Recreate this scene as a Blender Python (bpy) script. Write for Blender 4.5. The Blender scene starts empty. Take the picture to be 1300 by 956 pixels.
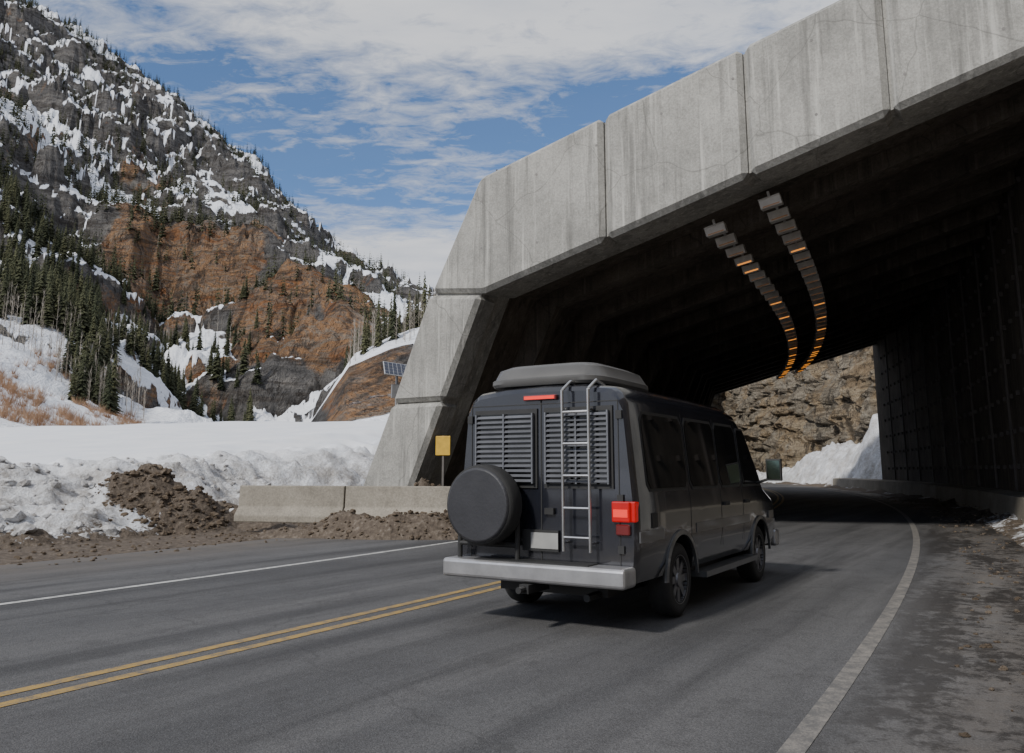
import bpy, bmesh, math, random
import numpy as np
from mathutils import Vector, Matrix, noise, Euler
random.seed(7); np.random.seed(7)
R=math.radians
scene=bpy.context.scene
YAW=R(33.0); SX,SY=math.sin(YAW),math.cos(YAW)      # road direction
RAD=168.0
def dev(s): return s*s/(2*RAD) if s>0 else 0.0
def P(s,n,z): return Vector((n*SY+s*SX, -n*SX+s*SY, z))
def W(s,n0,z): return P(s,n0-dev(s),z)
def sstep(a,b,x):
    t=np.clip((x-a)/(b-a),0,1); return t*t*(3-2*t)

# ------------------------------------------------------------------ node helpers
class NT:
    def __init__(s,tree): s.t=tree; s.n=tree.nodes; s.l=tree.links
    def new(s,typ,**kw):
        n=s.n.new(typ)
        for k,v in kw.items(): setattr(n,k,v)
        return n
    def link(s,a,b): s.l.new(a,b)
    def noise(s,vec,scale,detail=5,rough=.55,dist=0.0):
        n=s.new('ShaderNodeTexNoise'); n.inputs['Scale'].default_value=scale
        n.inputs['Detail'].default_value=detail; n.inputs['Roughness'].default_value=rough
        n.inputs['Distortion'].default_value=dist
        if vec is not None: s.link(vec,n.inputs['Vector'])
        return n.outputs['Fac']
    def voro(s,vec,scale,feature='F1'):
        n=s.new('ShaderNodeTexVoronoi'); n.feature=feature; n.inputs['Scale'].default_value=scale
        if vec is not None: s.link(vec,n.inputs['Vector'])
        return n.outputs['Distance']
    def mapping(s,vec,scale=(1,1,1),rot=(0,0,0),loc=(0,0,0)):
        n=s.new('ShaderNodeMapping'); n.inputs['Scale'].default_value=scale
        n.inputs['Rotation'].default_value=rot; n.inputs['Location'].default_value=loc
        s.link(vec,n.inputs['Vector']); return n.outputs[0]
    def ramp(s,fac,stops,interp='LINEAR'):
        n=s.new('ShaderNodeValToRGB'); cr=n.color_ramp; cr.interpolation=interp
        while len(cr.elements)<len(stops): cr.elements.new(0.5)
        for e,(p,c) in zip(cr.elements,stops):
            e.position=p
            if not isinstance(c,(tuple,list)): c=(c,c,c)
            e.color=(c[0],c[1],c[2],1)
        s.link(fac,n.inputs[0]); return n.outputs[0]
    def math(s,op,a,b=None,c=None,clamp=False):
        n=s.new('ShaderNodeMath',operation=op); n.use_clamp=clamp
        for i,v in enumerate((a,b,c)):
            if v is None: continue
            if isinstance(v,(int,float)): n.inputs[i].default_value=v
            else: s.link(v,n.inputs[i])
        return n.outputs[0]
    def mix(s,fac,a,b,blend='MIX'):
        n=s.new('ShaderNodeMix',data_type='RGBA',blend_type=blend)
        def setv(sock,v):
            if isinstance(v,(int,float)): sock.default_value=v
            elif isinstance(v,(tuple,list)): sock.default_value=(v[0],v[1],v[2],1)
            else: s.link(v,sock)
        setv(n.inputs[0],fac); setv(n.inputs[6],a); setv(n.inputs[7],b)
        return n.outputs[2]
    def bump(s,h,strength=.5,dist=.1,normal=None):
        n=s.new('ShaderNodeBump'); n.inputs['Strength'].default_value=strength
        n.inputs['Distance'].default_value=dist; s.link(h,n.inputs['Height'])
        if normal is not None: s.link(normal,n.inputs['Normal'])
        return n.outputs[0]
    def attr(s,name):
        n=s.new('ShaderNodeAttribute'); n.attribute_name=name; return n.outputs['Fac']
def newmat(name,rough=.8,col=(.5,.5,.5),metal=0,spec=.5):
    m=bpy.data.materials.new(name); m.use_nodes=True
    nt=NT(m.node_tree); b=m.node_tree.nodes['Principled BSDF']
    b.inputs['Base Color'].default_value=(*col,1); b.inputs['Roughness'].default_value=rough
    b.inputs['Metallic'].default_value=metal; b.inputs['Specular IOR Level'].default_value=spec
    return m,nt,b
def pos(nt): return nt.new('ShaderNodeNewGeometry').outputs['Position']
def objc(nt): return nt.new('ShaderNodeTexCoord').outputs['Object']

def simple(name,col,rough=.5,metal=0,var=.15,scale=6,coat=0,bump=0,emit=None,es=0,dust=0):
    m,nt,b=newmat(name,rough,col,metal)
    f=nt.noise(objc(nt),scale,4)
    c=nt.ramp(f,[(0.3,tuple(x*(1-var) for x in col)),(0.7,tuple(min(1,x*(1+var)) for x in col))])
    if dust:
        sp=nt.new('ShaderNodeSeparateXYZ'); nt.link(objc(nt),sp.inputs[0])
        low=nt.ramp(sp.outputs[2],[(.35,1),(1.25,.10)])
        dm=nt.math('MULTIPLY',low,nt.ramp(nt.noise(objc(nt),5,6,.7),[(.3,.3),(.7,1)]))
        c=nt.mix(nt.math('MULTIPLY',dm,dust),c,(.16,.148,.13))
        nt.link(nt.math('ADD',rough,nt.math('MULTIPLY',dm,.4*dust)),b.inputs['Roughness'])
    nt.link(c,b.inputs['Base Color'])
    if coat: b.inputs['Coat Weight'].default_value=coat; b.inputs['Coat Roughness'].default_value=.05
    if bump: nt.link(nt.bump(nt.noise(objc(nt),scale*6,4),bump,.02),b.inputs['Normal'])
    if emit: 
        b.inputs['Emission Color'].default_value=(*emit,1); b.inputs['Emission Strength'].default_value=es
    return m

# ---- concrete
def concrete(name,light,dark,streak=True):
    m,nt,b=newmat(name,.9,light,spec=.25)
    p=pos(nt)
    big=nt.noise(p,.5,5,.65)
    c=nt.ramp(big,[(.35,dark),(.65,light)])
    fine=nt.noise(p,22,4,.75)
    c=nt.mix(.6,c,nt.ramp(fine,[(.3,.28),(.75,.72)]),'OVERLAY')
    mott=nt.noise(p,3.0,5,.75)
    c=nt.mix(nt.ramp(mott,[(.5,0),(.72,.45)]),c,tuple(x*.62 for x in dark))
    if streak:
        st=nt.noise(nt.mapping(p,(4.2,4.2,.2)),1.0,5,.7)
        c=nt.mix(nt.ramp(st,[(.51,0),(.68,.66)]),c,tuple(x*.45 for x in dark))
        st2=nt.noise(nt.mapping(p,(7,7,.3),loc=(4,2,7)),1.0,4,.6)
        c=nt.mix(nt.ramp(st2,[(.56,0),(.70,.6)]),c,tuple(min(.62,x*1.4) for x in light))
        v=nt.new('ShaderNodeTexVoronoi'); v.feature='DISTANCE_TO_EDGE'; v.inputs['Scale'].default_value=.45
        nz=nt.new('ShaderNodeTexNoise'); nz.inputs['Scale'].default_value=.7; nt.link(p,nz.inputs['Vector'])
        vm=nt.new('ShaderNodeVectorMath',operation='ADD'); nt.link(p,vm.inputs[0]); nt.link(nz.outputs['Color'],vm.inputs[1])
        nt.link(vm.outputs[0],v.inputs['Vector'])
        c=nt.mix(nt.ramp(v.outputs['Distance'],[(.0,.5),(.006,0)]),c,tuple(x*.35 for x in dark))
    pit=nt.noise(p,48,2,.7)
    c=nt.mix(nt.ramp(pit,[(.66,0),(.72,.5)]),c,tuple(x*.35 for x in dark))
    nt.link(c,b.inputs['Base Color'])
    h=nt.math('ADD',fine,nt.noise(p,4,4))
    nt.link(nt.bump(h,.4,.02),b.inputs['Normal'])
    return m
M_conc=concrete('concrete_weathered',(.385,.375,.345),(.26,.255,.235))
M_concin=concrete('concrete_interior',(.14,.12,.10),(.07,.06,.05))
M_concfix=concrete('concrete_barrier',(.33,.30,.25),(.22,.20,.165),streak=False)

# ---- asphalt
def asphalt():
    m,nt,b=newmat('asphalt',.85,(.08,.08,.08),spec=.3)
    p=pos(nt)
    big=nt.noise(p,.35,5,.6)
    c=nt.ramp(big,[(.3,(.060,.060,.063)),(.7,(.094,.094,.096))])
    q=nt.mapping(p,(1,1,1),rot=(0,0,YAW))
    lw=nt.noise(nt.mapping(q,(1.3,.05,1)),1.0,4,.5)
    c=nt.mix(nt.ramp(lw,[(.4,0),(.62,.6)]),c,(.135,.133,.133))
    lw2=nt.noise(nt.mapping(q,(2.0,.12,1),loc=(9,3,0)),1.0,4,.6)
    c=nt.mix(nt.ramp(lw2,[(.48,0),(.66,.65)]),c,(.040,.040,.042))
    mot=nt.noise(p,2.4,5,.75)
    c=nt.mix(nt.ramp(mot,[(.52,0),(.7,.45)]),c,(.045,.044,.045))
    g=nt.noise(p,70,3,.85)
    c=nt.mix(.8,c,nt.ramp(g,[(.3,.2),(.72,.8)]),'OVERLAY')
    gv=nt.voro(p,85)
    c=nt.mix(nt.ramp(gv,[(.12,.5),(.28,0)]),c,(.25,.24,.235))
    wet=nt.attr('wet')
    sp=nt.noise(p,5.0,6,.78,.2)
    sp2=nt.noise(nt.mapping(q,(1.4,.35,1)),1.0,4,.6)
    wm=nt.math('MULTIPLY',nt.ramp(nt.math('ADD',nt.math('MULTIPLY',sp,.5),nt.math('MULTIPLY',sp2,.5)),[(.47,0),(.53,1)]),wet)
    dust=nt.attr('dust')
    dm=nt.math('MULTIPLY',dust,nt.ramp(nt.noise(p,1.4,6,.7),[(.3,.25),(.65,1)]))
    c=nt.mix(dm,c,(.14,.12,.10))
    c=nt.mix(nt.math('MULTIPLY',wm,.82),c,(.033,.030,.028))
    v=nt.new('ShaderNodeTexVoronoi'); v.feature='DISTANCE_TO_EDGE'; v.inputs['Scale'].default_value=.16
    nz=nt.new('ShaderNodeTexNoise'); nz.inputs['Scale'].default_value=1.2; nz.inputs['Detail'].default_value=6; nt.link(p,nz.inputs['Vector'])
    vm=nt.new('ShaderNodeVectorMath',operation='ADD'); nt.link(p,vm.inputs[0]); nt.link(nz.outputs['Color'],vm.inputs[1])
    nt.link(vm.outputs[0],v.inputs['Vector'])
    c=nt.mix(nt.ramp(v.outputs['Distance'],[(.0,.4),(.0025,0)]),c,(.04,.04,.04))
    nt.link(c,b.inputs['Base Color'])
    rr=nt.math('SUBTRACT',.84,nt.math('MULTIPLY',wm,.45)); nt.link(rr,b.inputs['Roughness'])
    nt.link(nt.bump(nt.math('ADD',g,nt.math('MULTIPLY',gv,.6)),.6,.009),b.inputs['Normal'])
    return m
M_asph=asphalt()
def paint(name,col,t0=.44,t1=.56):
    m,nt,b=newmat(name,.7,col); p=pos(nt)
    w=nt.noise(p,7,6,.75)
    g=nt.noise(p,70,4,.8)
    f=nt.math('ADD',nt.math('MULTIPLY',w,.6),nt.math('MULTIPLY',g,.4))
    c=nt.mix(nt.ramp(f,[(t0,1),(t1,.1)]),(.10,.098,.096),col)
    nt.link(c,b.inputs['Base Color']); nt.link(nt.bump(g,.4,.005),b.inputs['Normal'])
    return m
M_white=paint('road_paint_white',(.50,.50,.48),.47,.62); M_yellow=paint('road_paint_yellow',(.36,.235,.07),.46,.60)
M_worn=paint('road_paint_white_worn',(.25,.23,.205),.40,.56)

# ---- ground (snow + dirt)
def groundmat():
    m,nt,b=newmat('snow_and_dirt',.8,(.8,.8,.8),spec=.2)
    p=pos(nt); d=nt.attr('dirt')
    n1=nt.noise(p,1.1,6,.68); n2=nt.noise(p,9,5,.7)
    snow=nt.ramp(nt.noise(p,.5,5),[(.3,(.70,.73,.78)),(.7,(.81,.82,.84))])
    grime=nt.math('MULTIPLY',nt.attr('grime'),nt.ramp(nt.math('ADD',nt.math('MULTIPLY',n1,.6),nt.math('MULTIPLY',n2,.4)),[(.38,0),(.58,1)]))
    snow=nt.mix(nt.math('MULTIPLY',grime,.82),snow,(.29,.262,.23))
    dirt=nt.ramp(n2,[(.3,(.060,.047,.037)),(.55,(.13,.104,.08)),(.75,(.25,.215,.18))])
    f=nt.math('ADD',d,nt.math('MULTIPLY',nt.math('SUBTRACT',n1,.5),1.3))
    f=nt.math('ADD',f,nt.math('MULTIPLY',nt.math('SUBTRACT',n2,.5),.7))
    c=nt.mix(nt.ramp(f,[(.45,0),(.55,1)]),snow,dirt)
    nt.link(c,b.inputs['Base Color'])
    h=nt.math('MULTIPLY',nt.math('ADD',nt.noise(p,3,6,.7),nt.math('MULTIPLY',n2,.6)),nt.math('ADD',nt.attr('grime'),.15))
    nt.link(nt.bump(h,.9,.12),b.inputs['Normal'])
    return m
M_ground=groundmat()

# ---- mountain
def mountmat(name,near=False):
    m,nt,b=newmat(name,.92,(.3,.3,.3),spec=.15)
    p=pos(nt); geo=nt.new('ShaderNodeNewGeometry')
    sc=1.0 if not near else 6.0
    n1=nt.noise(nt.mapping(p,(1,1,1.3),rot=(R(25),R(35),0)),.009*sc,6,.56,.8)
    n2=nt.noise(p,.10*sc,5,.66)
    n3=nt.noise(nt.mapping(p,(1,1,2.6),rot=(R(-30),R(40),R(10))),.05*sc,7,.72,.8)
    st_=nt.noise(nt.mapping(p,(.35,.35,3.2),rot=(R(20),R(-38),R(10))),.11*sc,5,.7,.6)
    rn=nt.noise(nt.mapping(p,(1,1,.7),rot=(R(10),R(45),0)),.032*sc,6,.7,1.0)
    if near:
        grey=nt.ramp(n3,[(.3,(.13,.11,.085)),(.5,(.36,.31,.24)),(.7,(.52,.47,.38))])
        rust=nt.ramp(n3,[(.3,(.14,.10,.06)),(.46,(.40,.30,.19)),(.6,(.50,.41,.29)),(.72,(.40,.31,.22))])
    else:
        grey=nt.ramp(n3,[(.3,(.075,.073,.072)),(.5,(.20,.19,.18)),(.7,(.34,.315,.285))])
        rust=nt.ramp(n3,[(.30,(.13,.07,.045)),(.41,(.40,.19,.085)),(.47,(.27,.22,.175)),(.53,(.46,.25,.12)),(.60,(.34,.29,.235)),(.68,(.50,.25,.11)),(.78,(.34,.28,.225))])
    rf=nt.math('ADD',nt.attr('rust'),nt.math('MULTIPLY',nt.math('SUBTRACT',n1,.5),1.2))
    rf=nt.math('ADD',rf,nt.math('MULTIPLY',nt.math('SUBTRACT',rn,.5),2.6),clamp=True)
    c=nt.mix(nt.ramp(rf,[(.42,0),(.62,1)]),grey,rust)
    c=nt.mix(nt.ramp(st_,[(.40,.6),(.49,0)]),c,(.07,.055,.045) if not near else (.13,.105,.075))
    crk=nt.noise(nt.mapping(p,(1,1,.5),rot=(R(20),R(-30),0)),.3*sc,5,.75,1.5)
    c=nt.mix(nt.ramp(crk,[(.37,.75),(.45,0)]),c,(.05,.043,.038))
    crk2=nt.noise(nt.mapping(p,(1,1,.35),rot=(R(15),R(30),0)),.07*sc,6,.7,1.8)
    c=nt.mix(nt.ramp(crk2,[(.38,.7),(.45,0)]),c,(.055,.048,.043))
    sep=nt.new('ShaderNodeSeparateXYZ'); nt.link(geo.outputs['Normal'],sep.inputs[0])
    f=nt.math('ADD',sep.outputs[2],nt.math('MULTIPLY',nt.math('SUBTRACT',n1,.5),1.25))
    f=nt.math('ADD',f,nt.math('MULTIPLY',nt.math('SUBTRACT',n2,.5),.24))
    f=nt.math('ADD',f,nt.attr('snow'))
    sm=nt.ramp(f,[(.73,0),(.765,1)])
    c=nt.mix(sm,c,(.79,.81,.85))
    nt.link(c,b.inputs['Base Color'])
    h=nt.math('ADD',nt.math('ADD',nt.math('MULTIPLY',n3,1.2),nt.math('MULTIPLY',crk2,1.5)),nt.math('ADD',n2,nt.math('MULTIPLY',crk,.8)))
    h=nt.math('MULTIPLY',h,nt.math('SUBTRACT',1.0,nt.math('MULTIPLY',sm,.88)))
    nt.link(nt.bump(h,1.0,7.0/sc),b.inputs['Normal'])
    return m
M_mount=mountmat('mountain_rock_and_snow'); M_cliff=mountmat('cliff_rock',True)

# ------------------------------------------------------------------ mesh helpers
def link(o): scene.collection.objects.link(o); return o
def mesh_obj(name,verts,faces,mat=None,smooth=False,parent=None,attrs=None):
    me=bpy.data.meshes.new(name); me.from_pydata([tuple(v) for v in verts],[],faces); me.update()
    if smooth: me.polygons.foreach_set('use_smooth',[True]*len(me.polygons))
    if attrs:
        for k,v in attrs.items():
            a=me.attributes.new(k,'FLOAT','POINT'); a.data.foreach_set('value',np.asarray(v,dtype=np.float32))
    o=bpy.data.objects.new(name,me); link(o)
    if mat: me.materials.append(mat)
    if parent: o.parent=parent
    return o
def recalc(o):
    bm=bmesh.new(); bm.from_mesh(o.data); bmesh.ops.recalc_face_normals(bm,faces=bm.faces); bm.to_mesh(o.data); bm.free()
def bevel(o,w,seg=1):
    md=o.modifiers.new('bevel','BEVEL'); md.width=w; md.segments=seg; md.limit_method='ANGLE'; md.angle_limit=R(25); return o
def empty(name,loc=(0,0,0),rot=(0,0,0)):
    e=bpy.data.objects.new(name,None); e.empty_display_size=.3; e.location=loc; e.rotation_euler=rot; return link(e)
class MB:
    def __init__(s): s.v=[]; s.f=[]
    def add(s,vs,fs):
        o=len(s.v); s.v+= [tuple(v) for v in vs]; s.f+=[tuple(i+o for i in f) for f in fs]
    def box(s,c,h,M=None):
        vs=[Vector((c[0]+sx*h[0],c[1]+sy*h[1],c[2]+sz*h[2])) for sx in(-1,1) for sy in(-1,1) for sz in(-1,1)]
        if M is not None: vs=[M@v for v in vs]
        s.add(vs,[(0,1,3,2),(4,6,7,5),(0,4,5,1),(2,3,7,6),(0,2,6,4),(1,5,7,3)])
    def tube(s,a,b,r0,r1=None,n=10,cap=True):
        if r1 is None: r1=r0
        a=Vector(a);b=Vector(b);q=(b-a).to_track_quat('Z','Y').to_matrix()
        vs=[]
        for c,r in((a,r0),(b,r1)):
            for i in range(n):
                t=2*math.pi*i/n; vs.append(c+q@Vector((math.cos(t)*r,math.sin(t)*r,0)))
        fs=[(i,(i+1)%n,n+(i+1)%n,n+i) for i in range(n)]
        if cap: fs+= [tuple(range(n-1,-1,-1)),tuple(range(n,2*n))]
        s.add(vs,fs)
    def prism(s,poly,s0,s1,fn):
        n=len(poly)
        vs=[fn(s0,a,z) for a,z in poly]+[fn(s1,a,z) for a,z in poly]
        fs=[tuple(range(n)),tuple(range(2*n-1,n-1,-1))]+[(i,n+i,n+(i+1)%n,(i+1)%n) for i in range(n)]
        s.add(vs,fs)
    def obj(s,name,mat,parent=None,smooth=False,fix=True):
        o=mesh_obj(name,s.v,s.f,mat,smooth,parent)
        if fix: recalc(o)
        return o

# ------------------------------------------------------------------ camera
cam=bpy.data.cameras.new('camera'); co=bpy.data.objects.new('camera',cam); link(co)
co.location=(0,0,1.5); co.rotation_euler=(R(90+9.2),0,0)
cam.sensor_width=36; cam.lens=28.0; cam.shift_y=-45/1300; cam.clip_end=6000; cam.clip_start=.05
scene.camera=co

# ------------------------------------------------------------------ world / sun
EL=R(38); ROT=R(221)
w=bpy.data.worlds.new('World'); scene.world=w; w.use_nodes=True
nt=NT(w.node_tree); bg=w.node_tree.nodes['Background']; bg.inputs[1].default_value=.135
sky=nt.new('ShaderNodeTexSky'); sky.sky_type='NISHITA'; sky.sun_disc=False; sky.sun_elevation=EL; sky.sun_rotation=ROT
sky.altitude=2800; sky.air_density=1.0; sky.dust_density=.6; sky.ozone_density=1.2
g=nt.new('ShaderNodeTexCoord').outputs['Generated']
sep=nt.new('ShaderNodeSeparateXYZ'); nt.link(g,sep.inputs[0])
zz=nt.math('MAXIMUM',sep.outputs[2],.03)
zq=nt.math('ADD',zz,.06)
cx=nt.math('DIVIDE',sep.outputs[0],zq); cy=nt.math('DIVIDE',sep.outputs[1],zq)
cmb=nt.new('ShaderNodeCombineXYZ'); nt.link(cx,cmb.inputs[0]); nt.link(cy,cmb.inputs[1])
cv=nt.mapping(cmb.outputs[0],(1.0,2.1,1),rot=(0,0,R(-25)))
n_big=nt.noise(cv,1.1,7,.6,.4)
n_rip=nt.noise(nt.mapping(cmb.outputs[0],(8,13,1),rot=(0,0,R(20))),1.0,6,.66,.5)
cover=nt.ramp(zz,[(.0,.46),(.26,.40),(.300,.06),(.32,.0),(.40,.0),(.455,.08),(.53,.25),(1,.24)])
f=nt.math('ADD',nt.math('MULTIPLY',n_big,.85),nt.math('MULTIPLY',n_rip,.60))
f=nt.math('ADD',f,cover)
mask=nt.ramp(f,[(.72,.03),(.87,.50),(1.03,.96)])
shade=nt.ramp(nt.noise(cv,2.6,7,.6),[(.3,(5.6,5.9,6.6)),(.62,(7.1,7.2,7.5))])
skyc=nt.mix(1.0,sky.outputs[0],(.76,1.0,1.26),'MULTIPLY')
col=nt.mix(mask,skyc,shade)
nt.link(col,bg.inputs[0])
D=Vector((math.sin(ROT)*math.cos(EL),math.cos(ROT)*math.cos(EL),math.sin(EL)))
sl=bpy.data.lights.new('sun','SUN'); sl.energy=3.6; sl.angle=R(5); sl.color=(1,.96,.89)
so=bpy.data.objects.new('sun',sl); so.rotation_euler=D.to_track_quat('Z','Y').to_euler(); link(so)

# ------------------------------------------------------------------ foreground ground
def uneven(parts):
    a=[]
    for lo,hi,st in parts: a+=list(np.arange(lo,hi,st))
    a.append(parts[-1][1]); return np.array(a)
xs=uneven([(-120,-40,2.5),(-40,-22,.6),(-22,3,.10),(3,14,.3),(14,60,1.5)])
ys=uneven([(-12,8,1.0),(8,12,.3),(12,28,.10),(28,46,.4),(46,90,1.5)])
def ground_h(x,y):
    s=x*SX+y*SY; n=x*SY-y*SX; n0=n+dev(min(s,140))
    v=Vector((x,y,0))
    foot=16.1+1.0*noise.noise(v*.25)+.5*noise.noise(v*.9)+ (1.0 if s<10 else 0)*min(1,max(0,(10-s)/6))
    d=-n0-foot
    dirt=0;grime=0;z=-.03
    if n0>-foot+0 and n0<.6: 
        dirt=1.4; grime=.5; z=-.03+ (.05*noise.noise(v*2) if n0<-13.8 else 0)
        if n0<-13.9: z+=.05
    if d>0:
        t=min(1,d/5.6); t=t*t*(3-2*t)
        lump=noise.fractal(v*.8,.8,2.1,6)*.40+abs(noise.noise(v*2.6))*.2
        fade=max(0,1-max(0,d-5.5)/3)
        far=max(0,s-12)
        z=1.5*t+lump*min(1,d*1.0)*fade*.9+ (.024*max(0,d-4)+ .098*min(far,42)*min(1,d/10))
        z+=.35*noise.noise(v*.06)*min(1,d/8)+.12*noise.noise(v*.3)*min(1,d/8)
        if s>42: z-= .02*(s-42)
        dirt=max(0,1.0-d/2.3)*1.0; grime=max(0.0,1-max(0,d-4.0)/3.0)
    for (px,py,rx,ry,hh) in ((-8.7,20.3,1.8,1.2,.55),(-1.9,18.3,2.7,.8,.62),(-1.6,19.7,2.4,1.0,1.0),(-6.8,21.4,1.6,1.0,.25),(-4.6,18.5,1.3,.6,.22)):
        q=math.hypot((x-px)/rx,(y-py)/ry)
        if q<1.15:
            k=max(0,1-q*q); dirt=max(dirt,1.35*max(0,1.1-q*q)); grime=max(grime,k)
            z+=hh*k**.8*(1+.5*noise.fractal(v*1.6,.8,2.1,4))+.05*k*noise.noise(v*7)
    if n0>=.6:
        q=n0-.6
        z=-.02+.22*min(1,q/.7)*(1+noise.fractal(v*1.6,.9,2.1,4)); dirt=.55; grime=1
    return z,dirt,grime
vs=[];dr=[];gr=[]
for yy in ys:
    for xx in xs:
        z,a,b_=ground_h(xx,yy); vs.append((xx,yy,z)); dr.append(a); gr.append(b_)
nx=len(xs); fs=[(j*nx+i,j*nx+i+1,(j+1)*nx+i+1,(j+1)*nx+i) for j in range(len(ys)-1) for i in range(nx-1)]
mesh_obj('ground',vs,fs,M_ground,True,attrs={'dirt':dr,'grime':gr})
B=4500
mesh_obj('valley_floor',[(-B,-B,-1.2),(B,-B,-1.2),(B,B,-1.2),(-B,B,-1.2)],[(0,1,2,3)],M_ground)

# ------------------------------------------------------------------ road
def strip(name,n_list,s0,s1,ds,z,mat,parent=None,attrs=False):
    ss=np.arange(s0,s1+.01,ds); vs=[];wet=[];dust=[]
    for s in ss:
        for n in n_list:
            vs.append(W(s,n,z)); wet.append(float(sstep(-1.3,-.5,n))*.92+.08)
            dust.append(float(sstep(-11.0,-13.4,n)*.9+ sstep(-1.2,.1,n)*.75))
    k=len(n_list)
    fs=[(j*k+i,j*k+i+1,(j+1)*k+i+1,(j+1)*k+i) for j in range(len(ss)-1) for i in range(k-1)]
    return mesh_obj(name,vs,fs,mat,False,parent,attrs={'wet':wet,'dust':dust} if attrs else None)
road=empty('road')
strip('asphalt',[-13.7,-13,-12,-11,-10,-8,-6,-4,-2,-1.6,-1.2,-.8,-.2,.1,.4,.7],-14,165,1.0,0.02,M_asph,road,True)
strip('edge_line_left',[-9.81,-9.69],-14,165,1.0,.024,M_white,road)
strip('edge_line_right',[-1.22,-1.09],-14,165,1.0,.024,M_worn,road)
strip('centre_line_a',[-5.95,-5.84],-14,165,1.0,.024,M_yellow,road)
strip('centre_line_b',[-5.69,-5.58],-14,165,1.0,.024,M_yellow,road)

# ------------------------------------------------------------------ snow shed
shed=empty('snow_shed')
S0=16.0; S1=60.0
def ztop(n): return 8.76+.221*(n+11.1)
def zbot(n): return 5.75+.252*(n+10.95)
panels=[[(-12.60,5.98),(-11.10,8.76),(-7.66,ztop(-7.66)),(-7.66,zbot(-7.66)),(-10.95,5.78)]]
for a,b_ in((-7.60,-4.41),(-4.35,-1.71),(-1.65,1.02),(1.08,3.9)):
    panels.append([(a,zbot(a)),(a,ztop(a)),(b_,ztop(b_)),(b_,zbot(b_))])
def leg(z): return -15.32+ z*(2.72/5.9), -13.6+z*(2.65/5.9)
for z0,z1 in((-.3,3.17),(3.21,5.74)):
    a0,b0=leg(z0);a1,b1=leg(z1); t1=z1+ (.18 if z1>5 else .0)
    panels.append([(a0,z0),(a1,t1),(b1,z1),(b0,z0)])
panels.append([(1.3,-.3),(1.3,zbot(1.3)-.08),(3.6,zbot(1.3)-.08),(4.6,-.3)])
for i,pl in enumerate(panels):
    mb=MB(); mb.prism(pl,S0-.45,S0+.35,P); o=mb.obj('portal_panel_%d'%i,M_conc,shed); bevel(o,.11,1)
mb=MB()
for n in np.arange(-11.0,3.6,1.6):
    for f_ in(.22,.78):
        z=zbot(n)+(ztop(n)-zbot(n))*f_
        if n<-10 and f_<.5: z+=.5
        mb.tube(P(S0-.449,n,z),P(S0-.455,n,z),.03,n=10)
mb.obj('tie_hole_plugs',simple('grout',(.2,.19,.18),.9),shed)
mb=MB()
mb.prism([(-12.5,6.05),(-11.05,8.66),(3.8,ztop(3.8)-.1),(3.8,zbot(3.8)+.1),(-10.9,5.88)],S0-.28,S0+.9,P)
a0,b0=leg(-.3);a1,b1=leg(6.0); mb.prism([(a0+.1,-.3),(a1+.1,6.1),(b1-.1,6.0),(b0-.1,-.3)],S0-.28,S0+.9,P)
mb.obj('portal_frame',M_conc,shed)
mb=MB()
for i in range(46):
    n=-11+ i*.33+random.uniform(-.1,.1)
    if random.random()<.45: 
        c=P(S0-.1+random.uniform(-.2,.2),n,ztop(n)-.01); mb.tube(c,c+Vector((0,0,random.uniform(.05,.10))),.025,.02,6)
mb.obj('anchor_bolts',simple('rusty_bolt',(.05,.04,.035),.8),shed)
def rise(s): return .03*(s-16)
def zin(n0,s): return 5.75+.252*(n0+10.17)+rise(s)
def sweep(name,poly,s0,s1,ds,mat,parent):
    ss=np.linspace(s0,s1,int((s1-s0)/ds)+1); k=len(poly); vs=[]
    for s in ss:
        for n0,z,r_ in poly: vs.append(W(s,n0,z+(rise(s) if r_ else 0)))
    m=len(ss); fs=[(j*k+i,j*k+(i+1)%k,(j+1)*k+(i+1)%k,(j+1)*k+i) for j in range(m-1) for i in range(k)]
    fs+=[tuple(range(k)),tuple(range(m*k-1,(m-1)*k-1,-1))]
    o=mesh_obj(name,vs,fs,mat,False,parent); recalc(o); return o
zi=lambda n0:5.75+.252*(n0+10.17)
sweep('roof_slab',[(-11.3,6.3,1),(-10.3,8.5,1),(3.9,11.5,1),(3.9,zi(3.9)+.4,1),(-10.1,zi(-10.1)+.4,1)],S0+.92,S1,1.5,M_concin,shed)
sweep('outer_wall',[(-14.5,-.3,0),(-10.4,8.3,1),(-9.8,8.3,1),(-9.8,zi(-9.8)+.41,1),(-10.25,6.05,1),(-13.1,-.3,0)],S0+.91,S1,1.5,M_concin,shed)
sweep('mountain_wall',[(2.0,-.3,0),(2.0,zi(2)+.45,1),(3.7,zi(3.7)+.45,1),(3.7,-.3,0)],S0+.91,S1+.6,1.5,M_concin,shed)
sweep('wall_kerb',[(1.35,-.2,0),(1.45,.78,0),(1.98,.86,0),(1.98,-.2,0)],S0+1.2,S1+14,1.5,M_concfix,shed)
mb=MB(); s=S0+2.6
while s<S1:
    r_=rise(s)
    mb.prism([(-10.5,5.9+r_),(-10.2,zi(-10.2)+r_+.42),(1.99,zi(1.99)+r_+.42),(1.99,zi(1.99)+r_),(-9.6,zi(-9.6)+r_-.02)],s,s+.5,W)
    mb.prism([(-13.5,-.2),(-10.55,6.0+r_),(-9.6,zi(-9.6)+r_-.03),(-12.5,-.2)],s+.02,s+.48,W)
    s+=2.9
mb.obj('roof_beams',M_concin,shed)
mb=MB()
for k in range(int((S1-S0-2)/1.15)):
    s=S0+2+k*1.15
    for zz_ in np.arange(1.6,9.6,1.05):
        c=W(s,1.95,zz_); T=Matrix.Translation(c)@Matrix.Rotation(-YAW+s/RAD,4,'Z')
        mb.box((0,0,0),(.05,.07,.07),T)
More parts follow.
